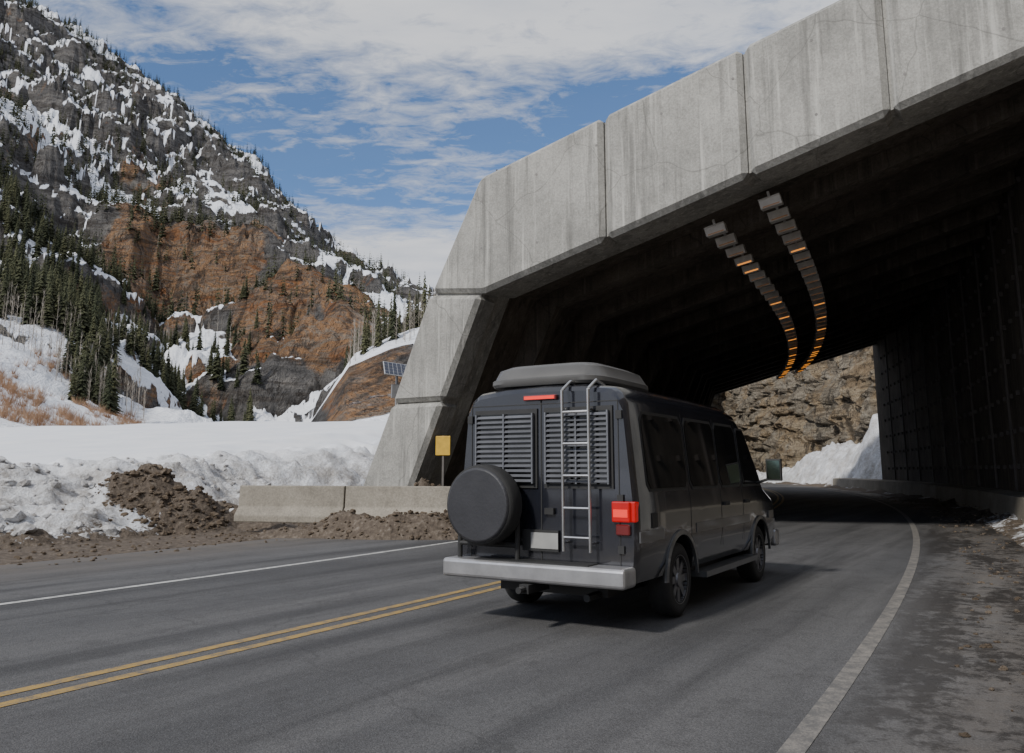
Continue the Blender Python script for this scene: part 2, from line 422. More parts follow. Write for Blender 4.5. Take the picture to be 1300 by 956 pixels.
for k in range(int((S1-S0)/3.45)):
    s=S0+2.6+k*3.45; mb.prism([(1.93,.9),(1.93,zi(2)+rise(s)+.3),(1.999,zi(2)+rise(s)+.3),(1.999,.9)],s,s+.12,W)
mb.obj('wall_anchors',simple('anchor_steel',(.06,.05,.045),.7),shed)

# lights
M_fix=simple('lamp_housing',(.46,.44,.41),.55,.1)
M_lit=simple('lamp_sodium',(.6,.3,.1),.4,emit=(1,.36,.06),es=.9); M_dim=simple('lamp_sodium_dim',(.22,.15,.09),.3,emit=(1,.38,.08),es=.06)
for row,n0 in enumerate((-4.75,-3.45)):
    e=empty('tunnel_light_row')
    mh=MB();ml=MB();md=MB(); s=16.9 if row==1 else 17.2; k=0
    while s<S1-1:
        c=W(s,n0,zin(n0,s)-.26); yaw=-(YAW-s/RAD)
        T=Matrix.Translation(c)@Matrix.Rotation(yaw,4,'Z')@Matrix.Rotation(R(-12),4,'Y')@Matrix.Rotation(R(10+random.uniform(-4,4)),4,'X')
        mh.box((0,0,0),(.23,.15,.11),T)
        mh.box((0,.02,.17),(.03,.03,.09),T); mh.box((0,-.165,.1),(.235,.02,.012),T)
        lit=(k in(3,4,9) if row==0 else k in(4,)) or (k>11 and k%3==0) or (k>22 and k%2==0)
        tgt=ml if lit else md
        tgt.box((0,-.153,-.078),(.18,.004,.018 if lit else .014),T)
        s+=1.12; k+=1
    bevel(mh.obj('housings',M_fix,e),.012,1); ml.obj('lit_lenses',M_lit,e); md.obj('dim_lenses',M_dim,e)

# ------------------------------------------------------------------ cliff beyond exit and hillside right
ss=np.concatenate([np.arange(-30,56,3.0),np.arange(56,192,.35)]); hh=np.concatenate([np.arange(-.5,26,.32),np.arange(26,58,2)])
vs=[];ru=[];sn=[]
for s in ss:
    st=float(sstep(50,62,s))
    for h in hh:
        q=W(s,0,h)
        k=.75*(1-st)+.28*st
        n0=4.3+k*h*(1 if h>0 else 0)
        qq=Vector((q.x,q.y,q.z*.6+q.x*.5))
        a=noise.ridged_multi_fractal(qq*.07,.75,2.2,8,1.0,2.0)*2.6+noise.fractal(q*.25+Vector((3,1,0)),.75,2.2,6)*1.5
        t=(q.z+.6*q.x+3*noise.noise(q*.15))/2.3; fr=t-math.floor(t)
        a+=.7*float(sstep(.3,.9,fr))
        n0+= (a-2.0)*st+ (1.0*noise.noise(q*.2))*(1-st)
        n0=max(n0,3.8)
        vs.append(W(s,n0,h)); ru.append(.45+.4*noise.noise(q*.08)); sn.append(-.6)
k=len(hh); fs=[(j*k+i,j*k+i+1,(j+1)*k+i+1,(j+1)*k+i) for j in range(len(ss)-1) for i in range(k-1)]
o=mesh_obj('rock_cliff',vs,fs,M_cliff,False,attrs={'rust':ru,'snow':sn}); recalc(o)
vs=[];a1=[];a2=[]
S_=np.arange(60.3,150,.3); N_=np.arange(.7,9,.2)
for s in S_:
    for n in N_:
        q=W(s,n,0); hgt=5.0*math.exp(-((s-71)/6.5)**2)+3.0*math.exp(-((s-88)/9)**2)+.9
        z=hgt*float(sstep(.9,5.5,n))+(.9*noise.fractal(q*.45,.8,2.1,6)+.35*abs(noise.noise(q*1.5)))*float(sstep(.9,2.5,n))-.08
        vs.append(W(s,n,z)); a1.append(.22 if n>1.6 else .6); a2.append(.9)
k=len(N_); fs=[(j*k+i,j*k+i+1,(j+1)*k+i+1,(j+1)*k+i) for j in range(len(S_)-1) for i in range(k-1)]
mesh_obj('snow_bank',vs,fs,M_ground,True,attrs={'dirt':a1,'grime':a2})

# ------------------------------------------------------------------ mountain terrain
US=np.array([-500,-300,0,100,200,300,350,400,450,500,530,600,900],float)
YSL=np.log(np.array([58,100,160,230,275,350,420,650,900,1300],float))
TV=np.array([
 [600,440,340,250,180,120,60,-90,-220,-150],
 [600,480,390,300,240,170,110,-30,-150,-80],
 [600,490,430,370,330,280,215,105,8,90],
 [600,530,485,430,390,340,280,160,62,140],
 [600,556,540,505,465,400,292,222,130,200],
 [600,560,552,538,445,400,308,268,200,270],
 [600,560,553,540,398,350,316,290,252,320],
 [600,560,553,537,380,350,336,325,303,370],
 [590,475,462,452,405,380,368,355,342,400],
 [590,452,444,440,425,400,390,378,368,420],
 [590,446,438,430,424,412,404,398,392,440],
 [590,446,438,428,422,418,412,408,402,440],
 [590,480,470,460,458,452,450,440,430,480]],float)
def Vtab(u,ly):
    u=np.clip(u,US[0],US[-1]-.01); ly=np.clip(ly,YSL[0],YSL[-1]-.001)
    i=np.searchsorted(US,u,side='right')-1; j=np.searchsorted(YSL,ly,side='right')-1
    i=np.clip(i,0,len(US)-2); j=np.clip(j,0,len(YSL)-2)
    a=(u-US[i])/(US[i+1]-US[i]); b=(ly-YSL[j])/(YSL[j+1]-YSL[j])
    return (TV[i,j]*(1-a)+TV[i+1,j]*a)*(1-b)+(TV[i,j+1]*(1-a)+TV[i+1,j+1]*a)*b
def mount_h(x,y):
    x=np.asarray(x,float); y=np.asarray(y,float)
    q=[Vector((a,b_,0)) for a,b_ in zip(x,y)]
    w1=np.array([noise.fractal(v*.012+Vector((5,2,0)),.80,2.1,6) for v in q])
    w2=np.array([noise.fractal(v*.010+Vector((1,7,3)),.9,2.1,4) for v in q])
    rg=np.array([noise.ridged_multi_fractal(v*.0095+Vector((2,3,0)),.85,2.15,7,1.0,2.0) for v in q])
    fn=np.array([noise.fractal(v*.06,.7,2.1,6) for v in q])
    ter=np.array([noise.fractal(v*.006+Vector((9,9,0)),.9,2.1,4) for v in q])
    edge=1-sstep(600,880,y)*.8
    u=650+998*x/y+24*w2*edge
    ly=np.log(y)+ .23*w1*edge*sstep(58,110,y)
    v=Vtab(u,ly); b=433-v
    z=1.5+(161.6+.987*b)/(998-.16*b)*y
    am=sstep(60,170,y)
    z=z+(rg-1.1)*.038*y*am*(1-.6*sstep(700,900,y))+fn*.008*y*am
    T=22+ y*.035
    t=(z+.45*x)/T+ter*2.2; fr=t-np.floor(t)
    z=z+(sstep(.3,.7,fr)-fr)*T*.32*am
    return z,rg
us=np.linspace(-480,880,800)
yl=np.exp(np.linspace(math.log(58),math.log(1250),480))
UU,YY=np.meshgrid(us,yl); UU=UU.ravel(); YY=YY.ravel(); XX=(UU-650)/998*YY
ZZ,RG=mount_h(XX,YY)
def bl(u0,u1,y0,y1,e=25): 
    return sstep(u0-e,u0+e,UU)*(1-sstep(u1-e,u1+e,UU))*sstep(y0*.95,y0*1.05,YY)*(1-sstep(y1*.92,y1*1.08,YY))
near_out=bl(415,530,72,104,8)
cl=np.maximum(bl(285,490,215,345),bl(130,340,335,450))
rust=.08+.68*cl+.55*near_out+.35*bl(60,300,160,335)+.22*bl(-100,200,340,600)
snowb=.065+np.where(YY<150,.17,0)-.34*cl-.5*near_out+.14*bl(-250,120,400,600)+.12*bl(140,280,200,335)-.06*bl(150,500,430,800)
nu=len(us); ny=len(yl)
fs=[(j*nu+i,j*nu+i+1,(j+1)*nu+i+1,(j+1)*nu+i) for j in range(ny-1) for i in range(nu-1)]
mesh_obj('mountain',np.stack([XX,YY,ZZ],1),fs,M_mount,True,attrs={'rust':rust,'snow':snowb})

# ------------------------------------------------------------------ vegetation templates
def conifer(tiers,blades,seed):
    rnd=random.Random(seed); v=[];f=[]
    for i in range(3): 
        t=2*math.pi*i/3; v.append((.014*math.cos(t),.014*math.sin(t),0))
    v.append((0,0,.97)); f+=[(0,1,3),(1,2,3),(2,0,3)]
    for k in range(tiers):
        a=k/(tiers-1); z=.10+.88*a; L=(.165*(1-a)**.8+.012)
        nb=max(3,int(blades*(1-.45*a)))
        for j in range(nb):
            t=2*math.pi*(j+rnd.random()*.8)/nb; l=L*rnd.uniform(.55,1.25); w_=l*rnd.uniform(.2,.34)
            c,s_=math.cos(t),math.sin(t); zb=z+rnd.uniform(-.02,.02)
            o=len(v); dz=-l*rnd.uniform(.25,.6)
            v.append((0,0,zb+.03)); v.append((c*l*.55-s_*w_,s_*l*.55+c*w_,zb+dz*.5-.012)); v.append((c*l,s_*l,zb+dz)); v.append((c*l*.55+s_*w_,s_*l*.55-c*w_,zb+dz*.5-.012))
            f+=[(o,o+1,o+2),(o,o+2,o+3)]
    return np.array(v),np.array(f)
def bare(seed,nb,spread,trunk=True):
    rnd=random.Random(seed); v=[];f=[]
    def stick(a,b,r0):
        a=np.array(a);b=np.array(b);o=len(v)
        for i in range(3):
            t=2*math.pi*i/3; v.append(tuple(a+np.array([math.cos(t)*r0,math.sin(t)*r0,0])))
        v.append(tuple(b)); f.extend([(o,o+1,o+3),(o+1,o+2,o+3),(o+2,o,o+3)])
    if trunk: stick((0,0,0),(0,0,1),.010)
    for k in range(nb):
        z=rnd.uniform(.25,.92) if trunk else 0; t=rnd.uniform(0,6.28); l=rnd.uniform(.1,.24)*spread*(1.1-z if trunk else 1)
        c,s_=math.cos(t),math.sin(t); up=rnd.uniform(.08,.2) if trunk else rnd.uniform(.5,1)
        stick((0,0,z),(c*l,s_*l,z+up),.0045 if trunk else .012)
    return np.array(v),np.array(f)
def scatter(name,temps,places,mat):
    V=[];F=[];T=[];off=0
    for (x,y,z,h,wd) in places:
        tv,tf=temps[random.randrange(len(temps))]
        a=random.uniform(0,6.28); c,s_=math.cos(a),math.sin(a)
        p=np.empty_like(tv); p[:,0]=(tv[:,0]*c-tv[:,1]*s_)*h*wd+x; p[:,1]=(tv[:,0]*s_+tv[:,1]*c)*h*wd+y; p[:,2]=tv[:,2]*h+z
        V.append(p);F.append(tf+off);off+=len(tv); T.append(np.full(len(tv),random.random()))
    V=np.concatenate(V);F=np.concatenate(F);T=np.concatenate(T)
    me=bpy.data.meshes.new(name); me.vertices.add(len(V)); me.vertices.foreach_set('co',V.ravel().astype(np.float32))
    me.loops.add(len(F)*3); me.loops.foreach_set('vertex_index',F.ravel().astype(np.int32))
    me.polygons.add(len(F)); me.polygons.foreach_set('loop_start',np.arange(0,len(F)*3,3,dtype=np.int32)); me.polygons.foreach_set('loop_total',np.full(len(F),3,dtype=np.int32))
    me.update(); me.validate()
    a=me.attributes.new('tone','FLOAT','POINT'); a.data.foreach_set('value',T.astype(np.float32))
    me.materials.append(mat); o=bpy.data.objects.new(name,me); link(o); return o
def leafmat(name,c0,c1,sc=1.5):
    m,nt,b=newmat(name,.85,c0,spec=.2)
    f=nt.math('ADD',nt.math('MULTIPLY',nt.attr('tone'),.7),nt.math('MULTIPLY',nt.noise(pos(nt),sc,3),.5))
    nt.link(nt.ramp(f,[(.2,c0),(.9,c1)]),b.inputs['Base Color']); return m
M_con=leafmat('conifer_needles',(.028,.035,.019),(.085,.087,.045)); M_asp=leafmat('aspen_bark',(.18,.155,.125),(.38,.345,.3)); M_bush=leafmat('willow_twigs',(.19,.10,.055),(.36,.235,.15))
TN=[conifer(18,12,i) for i in range(6)]; TF=[conifer(8,6,20+i) for i in range(4)]
TA=[bare(i,16,1.0) for i in range(4)]; TB=[bare(40+i,26,2.4,False) for i in range(3)]
def gen(n,ulo,uhi,ylo,yhi,hlo,hhi,clump=0.0,cs=.02,thr=0,steep=1.3,wlo=.8,whi=1.2,logy=True):
    u=np.random.uniform(ulo,uhi,n); y=np.exp(np.random.uniform(math.log(ylo),math.log(yhi),n)) if logy else np.random.uniform(ylo,yhi,n)
    x=(u-650)/998*y
    if clump>0:
        c=np.array([noise.fractal(Vector((a*cs,b_*cs,4)),.9,2,3) for a,b_ in zip(x,y)]); k=c>thr; x=x[k];y=y[k]
    z,_=mount_h(x,y); z2,_=mount_h(x+1.5,y+2.5); sl_=np.abs(z2-z)/2.9
    k=sl_<steep; 
    return [(a,b_,c-.3,random.uniform(hlo,hhi)*random.uniform(.75,1),random.uniform(wlo,whi)) for a,b_,c in zip(x[k],y[k],z[k])]
near=gen(1500,-260,125,160,330,7,16,1,.03,-.3,1.9,.7,1.1)
near+=gen(60,85,150,130,180,7,12,0)
near+=gen(150,440,640,115,230,5.5,10.5,0,wlo=.6,whi=.95)
near+=gen(380,100,330,180,330,6,12,1,.03,-.15,1.6)
far=gen(4300,-400,540,320,900,8,16,1,.014,.02,1.8)
far+=gen(1500,-300,250,330,520,9,16,1,.02,-.05,1.8)
far+=gen(2600,-400,540,500,920,9,16,1,.014,-.10,2.5)
far+=gen(1300,-400,540,862,925,9,16,0,steep=9,logy=False)
far+=gen(420,280,490,250,430,6,12,1,.03,-.1,steep=1.8)
scatter('conifer_grove',TN,near,M_con); scatter('distant_conifer_forest',TF,far,M_con)
asp=gen(520,-150,190,135,240,6,10,1,.03,-.2,2)+gen(160,440,560,112,170,5,8,0)+gen(220,0,330,250,420,7,11,1,.02,0)
scatter('aspen_grove',TA,asp,M_asp)
bu=gen(2200,-200,190,82,150,.9,2.6,1,.05,-.15,2)
scatter('willow_bushes',TB,bu,M_bush)

# ------------------------------------------------------------------ rocks and clods
def rocks(name,items,mat):
    V=[];F=[];bm=bmesh.new(); bmesh.ops.create_icosphere(bm,subdivisions=2,radius=1); tv=[v.co.copy() for v in bm.verts]; tf=[tuple(v.index for v in f.verts) for f in bm.faces]; bm.free()
    for (c,r) in items:
        o=len(V); sd=Vector((random.random()*50,random.random()*50,0)); sc=(random.uniform(.8,1.4),random.uniform(.8,1.3),random.uniform(.55,.9))
        for v in tv:
            k=1+.55*noise.noise(v*1.3+sd)+.22*noise.noise(v*3.5+sd)
            V.append((c[0]+v.x*k*r*sc[0],c[1]+v.y*k*r*sc[1],c[2]+v.z*k*r*sc[2]))
        F+=[tuple(i+o for i in f) for f in tf]
    return mesh_obj(name,V,F,mat)
m,nt_,b_=newmat('clod_earth',.95,(.1,.08,.06),spec=.2); f=nt_.noise(pos(nt_),5,7,.75)
nt_.link(nt_.ramp(f,[(.3,(.06,.046,.034)),(.5,(.15,.115,.082)),(.66,(.25,.205,.16)),(.8,(.5,.48,.46))]),b_.inputs['Base Color']); nt_.link(nt_.bump(nt_.noise(pos(nt_),14,6,.75),1,.08),b_.inputs['Normal']); M_clod=m
it=[]
for (px,py,rx,ry,n,rm) in ((-8.7,20.2,1.6,1.1,520,.10),(-1.9,18.2,2.6,.8,460,.07),(-5.2,18.6,1.7,.4,110,.05),(-7.0,21.6,2.2,.6,70,.1),(-1.6,19.7,2.3,.9,260,.1)):
    for i in range(n):
        a=random.uniform(0,6.28); q=math.sqrt(random.random()); x=px+rx*q*math.cos(a); y=py+ry*q*math.sin(a)
        it.append(((x,y,ground_h(x,y)[0]+.005),random.uniform(.015,rm)*(.4+.6*random.random()**3)*1.2))
rocks('dirt_pile',it,M_clod)
it=[]
for i in range(800):
    s=random.uniform(-2,24); n0=-random.uniform(13.0,19.0); q=W(s,n0,0); it.append(((q.x,q.y,max(.015,ground_h(q.x,q.y)[0])+.01),random.uniform(.008,.045)))
for i in range(650):
    s=random.uniform(3,50); n0=random.uniform(-.5,1.4); q=W(s,n0,0); it.append(((q.x,q.y,max(.025,ground_h(q.x,q.y)[0])),random.uniform(.006,.035)))
rocks('gravel',it,M_clod)
m,nt_,b_=newmat('dirty_snow_lump',.8,(.5,.5,.5)); f=nt_.noise(pos(nt_),4,7,.75)
nt_.link(nt_.ramp(f,[(.35,(.2,.18,.16)),(.5,(.5,.49,.48)),(.64,(.76,.77,.79))]),b_.inputs['Base Color']); nt_.link(nt_.bump(f,1,.1),b_.inputs['Normal'])
it=[]
for i in range(650):
    s=random.uniform(-4,17); n0=-random.uniform(16.8,22.0); q=W(s,n0,0)
    if math.hypot(q.x+8.6,q.y-20.3)<1.5: continue
    it.append(((q.x,q.y,ground_h(q.x,q.y)[0]),random.uniform(.04,.20)*random.random()**.6))
rocks('snow_lumps',it,m)

# ------------------------------------------------------------------ concrete barrier
def barrier():
    a=Vector((-6.65,19.9,0)); b=Vector((-1.2,18.6,0)); d=(b-a).normalized(); L=(b-a).length; nn=Vector((d.y,-d.x,0))
    prof=[(-.3,0),(-.3,.16),(-.13,.36),(-.1,.86),(.1,.86),(.13,.36),(.3,.16),(.3,0)]
    e=empty('concrete_barrier')
    for i in range(2):
        l0=i*(L/2)+.015; l1=(i+1)*(L/2)-.015; mb=MB()
        vs=[a+d*l0+nn*p+Vector((0,0,z+.27)) for p,z in prof]+[a+d*l1+nn*p+Vector((0,0,z+.27)) for p,z in prof]
        n=8; mb.add(vs,[tuple(range(n)),tuple(range(2*n-1,n-1,-1))]+[(k,n+k,n+(k+1)%n,(k+1)%n) for k in range(n)])
        bevel(mb.obj('segment_%d'%(i+1),M_concfix,e),.025,2)
barrier()
# ------------------------------------------------------------------ yellow hazard marker
e=empty('hazard_marker',(-1.72,20.0,.1),(0,0,R(-12)))
mb=MB(); mb.box((0,0,2.0),(.19,.012,.24)); bevel(mb.obj('plate',simple('yellow_reflective',(.55,.34,.03),.5),e),.01,2)
mb=MB(); mb.box((0,.035,1.1),(.025,.02,1.15)); mb.obj('post',simple('weathered_post',(.12,.11,.10),.7,.2),e)
# ------------------------------------------------------------------ solar panel
e=empty('solar_panel',(-3.85,26.5,2.2),(0,0,R(18)))
mb=MB(); T=Matrix.Translation((0,0,2.62))@Matrix.Rotation(R(48),4,'X')@Matrix.Rotation(R(8),4,'Y')
mb.box((0,0,0),(.46,.32,.02),T); bevel(mb.obj('frame',simple('aluminium',(.6,.6,.6),.4,.7),e),.006)
mb=MB()
for i in range(6):
    for j in range(4): mb.box((-.37+i*.148,-.225+j*.15,.023),(.066,.067,.003),T)
mb.obj('cells',simple('silicon_cells',(.02,.026,.05),.2,coat=.6),e)
mb=MB(); mb.tube((0,.02,-1.5),(0,.02,2.58),.045,n=12); mb.box((0,.05,1.9),(.16,.1,.22)); mb.tube((0,.02,2.3),(0,.22,2.6),.02); mb.obj('pole',simple('pole_steel',(.25,.25,.25),.5,.6),e)

# ------------------------------------------------------------------ van
vb=P(6.85,-4.1,0.025)
van=empty('van',vb,(0,0,R(-31.5)))
M_paint=simple('van_paint',(.017,.019,.028),.16,.35,coat=1.0,scale=3,dust=.35)
M_paint2=simple('van_paint_lower',(.10,.102,.105),.35,.4,coat=.5,scale=3)
M_glass=simple('van_glass',(.004,.005,.006),.03,0)
M_rubber=simple('rubber',(.022,.022,.022),.8,scale=20,bump=.3); M_plast=simple('black_plastic',(.02,.02,.02),.6)
M_cover=simple('spare_cover_vinyl',(.03,.03,.034),.42,scale=5,bump=.1)
M_chrome=simple('brushed_metal',(.5,.5,.5),.28,.9); M_bump=simple('bumper_metal',(.5,.5,.51),.28,.75,dust=.5); M_rim=simple('wheel_alloy',(.20,.20,.21),.4,.8,scale=12)
M_red=simple('tail_lens',(.30,.004,.004),.25,emit=(1,.01,.008),es=.24); M_redhot=simple('tail_lens_core',(.3,.01,.008),.3,emit=(1,.05,.03),es=1.1); M_redoff=simple('tail_lens_dark',(.12,.008,.008),.25,coat=1)
M_slat=simple('louvre_slat',(.13,.135,.15),.45,.2); M_ghost=simple('roof_ghost_plastic',(.085,.083,.08),.5,coat=.2,scale=2)  # louvre slats; grey for the added pod in place of the blur ghost
def section(zt,sh=1.0,zb=.40):
    belt=min(1.12,zt-.12); hx=lambda z:(1.0-.11*max(0,z-1.12))
    pts=[(.78,zb),(.95,zb+.05),(.985,zb+.18),(1.0,.78),(1.0,belt)]
    if zt>1.5: pts+=[(hx(1.5),1.5) if zt>1.8 else (hx((belt+zt)/2),(belt+zt)/2),(hx(zt-.16),zt-.16),(hx(zt)-.035,zt-.07),(hx(zt)-.12,zt-.015),(.45,zt+.02),(0,zt+.03)]
    else:
        h=zt-belt; pts+=[(.995,belt+h*.25),(.98,belt+h*.5),(.95,belt+h*.75),(.88,belt+h*.9),(.45,zt+.01),(0,zt+.02)]
    pts=[(x*sh,z) for x,z in pts]
    return pts+[(-x,z) for x,z in reversed(pts[:-1])]
st=[(0,2.10,.965),(.03,2.14,.985),(.10,2.165,1),(.8,2.18,1),(2.0,2.18,1),(3.2,2.17,1),(3.66,2.13,1),(3.82,2.04,1),(4.2,1.66,1),(4.56,1.30,.995),(4.72,1.22,.99),(5.05,1.13,.98),(5.25,1.03,.96),(5.33,.9,.93)]
vs=[];
for y,zt,sh in st: vs+=[(x,y,z) for x,z in section(zt,sh)]
k=21; fs=[(j*k+i,j*k+(i+1)%k,(j+1)*k+(i+1)%k,(j+1)*k+i) for j in range(len(st)-1) for i in range(k)]+[tuple(range(k)),tuple(range(len(st)*k-1,(len(st)-1)*k-1,-1))]
body=mesh_obj('body',vs,fs,M_paint,True,van); recalc(body)
wy=(1.15,4.25); wz=.37
cut=MB()
for y in wy:
    for sx in(-1,1): cut.tube((sx*.62,y,wz+.02),(sx*1.2,y,wz+.02),.43,n=36)
co_=cut.obj('cutter_tmp',M_plast); 
md=body.modifiers.new('b','BOOLEAN'); md.operation='DIFFERENCE'; md.object=co_; md.solver='EXACT'; co_.parent=van
bpy.context.view_layer.update()
dg=bpy.context.evaluated_depsgraph_get(); nm=bpy.data.meshes.new_from_object(body.evaluated_get(dg)); body.modifiers.clear(); body.data=nm
bpy.data.objects.remove(co_)
try: nm.set_sharp_from_angle(angle=R(32))
except Exception as ex: print('sharp',ex)
mb=MB()
for y in wy:
    for sx in(-1,1):
        n=24; vs=[]
        for i in range(n+1):
            t=math.pi*i/n; c,s_=math.cos(t),math.sin(t)
            for r_,x_ in((.43,.99),(.43,1.02),(.48,1.015),(.48,.99)): vs.append((sx*x_,y+c*r_,wz+.02+s_*r_))
        mb.add(vs,[(i*4+q,i*4+(q+1)%4,(i+1)*4+(q+1)%4,(i+1)*4+q) for i in range(n) for q in range(4)])
mb.obj('wheel_arches',M_paint2,van)
def wheel(name,cx,cy,cz,axis,w_=.24,r=.37,cover=False):
    prof=[(.5,.60),(.5,.88),(.42,.97),(.25,1.0),(-.25,1.0),(-.42,.97),(-.5,.88),(-.5,.60)]
    n=40; mb=MB(); vs=[]
    for i in range(n):
        t=2*math.pi*i/n
        for a,q in prof: vs.append((a*w_,math.cos(t)*q*r,math.sin(t)*q*r))
    m_=len(prof); fs=[(i*m_+q,i*m_+(q+1)%m_,((i+1)%n)*m_+(q+1)%m_,((i+1)%n)*m_+q) for i in range(n) for q in range(m_)]
    mb.add(vs,fs); e=bpy.data.objects.new(name,None); link(e); e.parent=van; e.location=(cx,cy,cz); e.rotation_euler=(0,0,axis)
    mb.obj('tyre',M_rubber,e,True)
    rm=MB(); rm.tube((.06,0,0),(.075,0,0),r*.62,n=32); rm.tube((.06,0,0),(.115,0,0),.09,.07,n=16)
    for i in range(8):
        t=2*math.pi*i/8; T=Matrix.Rotation(t,4,'X'); rm.box((.085,0,r*.36),(.014,.035,r*.24),T)
    rm.tube((-.08,0,0),(-.07,0,0),r*.6,n=32)
    n=32; vs=[]
    for i in range(n):
        t=2*math.pi*i/n
        for x_,q in((.115,.60),(.122,.66),(.07,.60)): vs.append((x_,math.cos(t)*q*r,math.sin(t)*q*r))
    rm.add(vs,[(i*3+q,i*3+(q+1)%3,((i+1)%n)*3+(q+1)%3,((i+1)%n)*3+q) for i in range(n) for q in range(3)])
    rm.obj('rim',M_rim if not cover else M_plast,e)
    if cover:
        cv_=MB(); cv_.tube((.112,0,0),(.135,0,0),r*.93,r*.88,n=40); bevel(cv_.obj('cover',M_cover,e),.008,2)
for y in wy:
    wheel('wheel_right_%d'%int(y),.855,y,wz,0); wheel('wheel_left_%d'%int(y),-.855,y,wz,math.pi)
wheel('spare_wheel',-.50,-.27,1.14,-math.pi/2,w_=.24,r=.39,cover=True)
mb=MB(); mb.box((0,2.6,.36),(.6,2.4,.08)); mb.box((0,1.15,.36),(.8,.07,.07)); mb.box((0,4.25,.34),(.8,.06,.06)); mb.tube((.5,-.05,.3),(.5,1.4,.32),.035); mb.obj('chassis',M_plast,van)
hx=lambda z:1.0-.11*max(0,z-1.12)
def sidepoly(mb,pts,off):
    for sx in(-1,1):
        vs=[(sx*(hx(z)+off),y,z) for y,z in pts]; c=[(sx*(hx(z)-.01),y,z) for y,z in pts]; n=len(pts)
        mb.add(vs+c,[tuple(range(n))]+[(i,(i+1)%n,n+(i+1)%n,n+i) for i in range(n)])
def rr(y0,y1,z0,z1,c=.06): return [(y0+c,z0),(y1-c,z0),(y1,z0+c),(y1,z1-c),(y1-c,z1),(y0+c,z1),(y0,z1-c),(y0,z0+c)]
fr=MB(); gl=MB()
wins=[rr(.32,1.42,1.28,1.92),rr(1.55,2.52,1.28,1.92),rr(2.62,3.42,1.28,1.92)]
door=[(3.56,1.28),(4.40,1.28),(4.36,1.36),(3.92,1.84),(3.84,1.90),(3.60,1.90),(3.56,1.86)]
for p_ in wins+[door]:
    cy=sum(a for a,b_ in p_)/len(p_); cz=sum(b_ for a,b_ in p_)/len(p_)
    sidepoly(fr,[(cy+(a-cy)*1.05,cz+(b_-cz)*1.09) for a,b_ in p_],.006); sidepoly(gl,p_,.012)
fr.obj('window_seals',M_plast,van); gl.obj('side_glass',M_glass,van)
mb=MB(); 
def wp(x,t): y=3.84+t*(4.54-3.84); z=2.03+t*(1.31-2.03); return (x,y+.012,z+.016)
mb.add([wp(-.78,.04),wp(.78,.04),wp(.9,.97),wp(-.9,.97)],[(0,1,2,3)]); mb.obj('windscreen',M_glass,van)
mb=MB()
for sx in(-1,1):
    for y0,y1 in((.06,.66),(1.64,3.76),(4.74,5.0)):
        mb.box((sx*.999,(y0+y1)/2,.86),(.008,(y1-y0)/2,.05)); 
    mb.box((sx*1.0,2.7,.37),(.09,1.04,.03))
mb.obj('side_mouldings',M_paint2,van)
mb=MB()
for sx in(-1,1):
    for y in(1.485,2.57,3.49,4.5):
        zt=1.98 if y<4 else 1.25
        mb.add([(sx*(hx(z)+.002),y+d_,z) for z,d_ in((.60,-.006),(.60,.006),(1.12,.006),(1.12,-.006))],[(0,1,2,3)])
        if y<4: mb.add([(sx*(hx(z)+.002),y+d_,z) for z,d_ in((1.12,-.006),(1.12,.006),(zt,.006),(zt,-.006))],[(0,1,2,3)])
    for y in(2.75,3.65): mb.box((sx*1.012,y,1.08),(.012,.09,.022))
    mb.box((sx*1.003,.42,1.0),(.006,.07,.07))
mb.obj('door_seams',M_plast,van)
yb=0.0
mb=MB()
mb.box((0,yb-.002,1.3),(.006,.004,.8)); 
for sx in(-1,1): mb.box((sx*.83,yb-.002,1.25),(.004,.004,.78)); mb.box((sx*.415,yb-.002,2.02),(.41,.004,.004))
for sx in(-1,1):
    mb.box((sx*.41,yb-.006,1.63),(.37,.012,.35))
    for z in(.75,1.2,1.9): mb.box((sx*.845,yb-.012,z),(.03,.012,.035))
mb.box((.1,yb-.02,1.08),(.05,.02,.03)); mb.box((0,yb-.02,.80),(.2,.016,.1))
mb.obj('rear_trim',M_plast,van)
mb=MB()
for sx in(-1,1): mb.box((sx*.41,yb-.020,1.63),(.335,.004,.31))
mb.obj('rear_glass',M_glass,van)
mb=MB()
for sx in(-1,1):
    for i in range(14):
        T=Matrix.Translation((sx*.41,yb-.05,1.345+i*.0435))@Matrix.Rotation(R(38),4,'X'); mb.box((0,0,0),(.335,.019,.003),T)
    for q in(-.335,0,.335): mb.box((sx*.41+q,yb-.045,1.63),(.008,.02,.31))
mb.obj('rear_louvres',M_slat,van)
mb=MB(); mb.box((0.05,yb-.04,.80),(.15,.004,.075)); mb.obj('licence_plate',simple('plate',(.30,.30,.29),.5),van)
for sx in(1,-1):
    mb=MB(); mb.box((sx*.855,yb-.015,1.09),(.09,.03,.09)); mb.box((sx*.955,yb+.06,1.09),(.035,.07,.09)); bevel(mb.obj('tail_light_lens',M_red,van),.012,2)
    mb=MB(); mb.box((sx*.855,yb-.048,1.08),(.07,.004,.035)); mb.obj('tail_light_bulb',M_redhot,van)
    mb=MB(); mb.box((sx*.868,yb-.012,.93),(.07,.025,.05)); bevel(mb.obj('reverse_light',M_redoff,van),.01,1)
mb=MB(); mb.box((0,yb-.012,2.075),(.19,.03,.024)); bevel(mb.obj('brake_light_housing',M_redoff,van),.008)
mb=MB(); mb.box((0,yb-.045,2.075),(.17,.004,.014)); mb.obj('high_brake_light',M_redhot,van)
mb=MB(); mb.box((0,yb-.15,.52),(.99,.14,.09)); bevel(mb.obj('rear_bumper',M_bump,van),.035,3)
mb=MB(); mb.box((0,yb-.15,.614),(.62,.11,.006)); mb.obj('bumper_step_pad',M_plast,van)
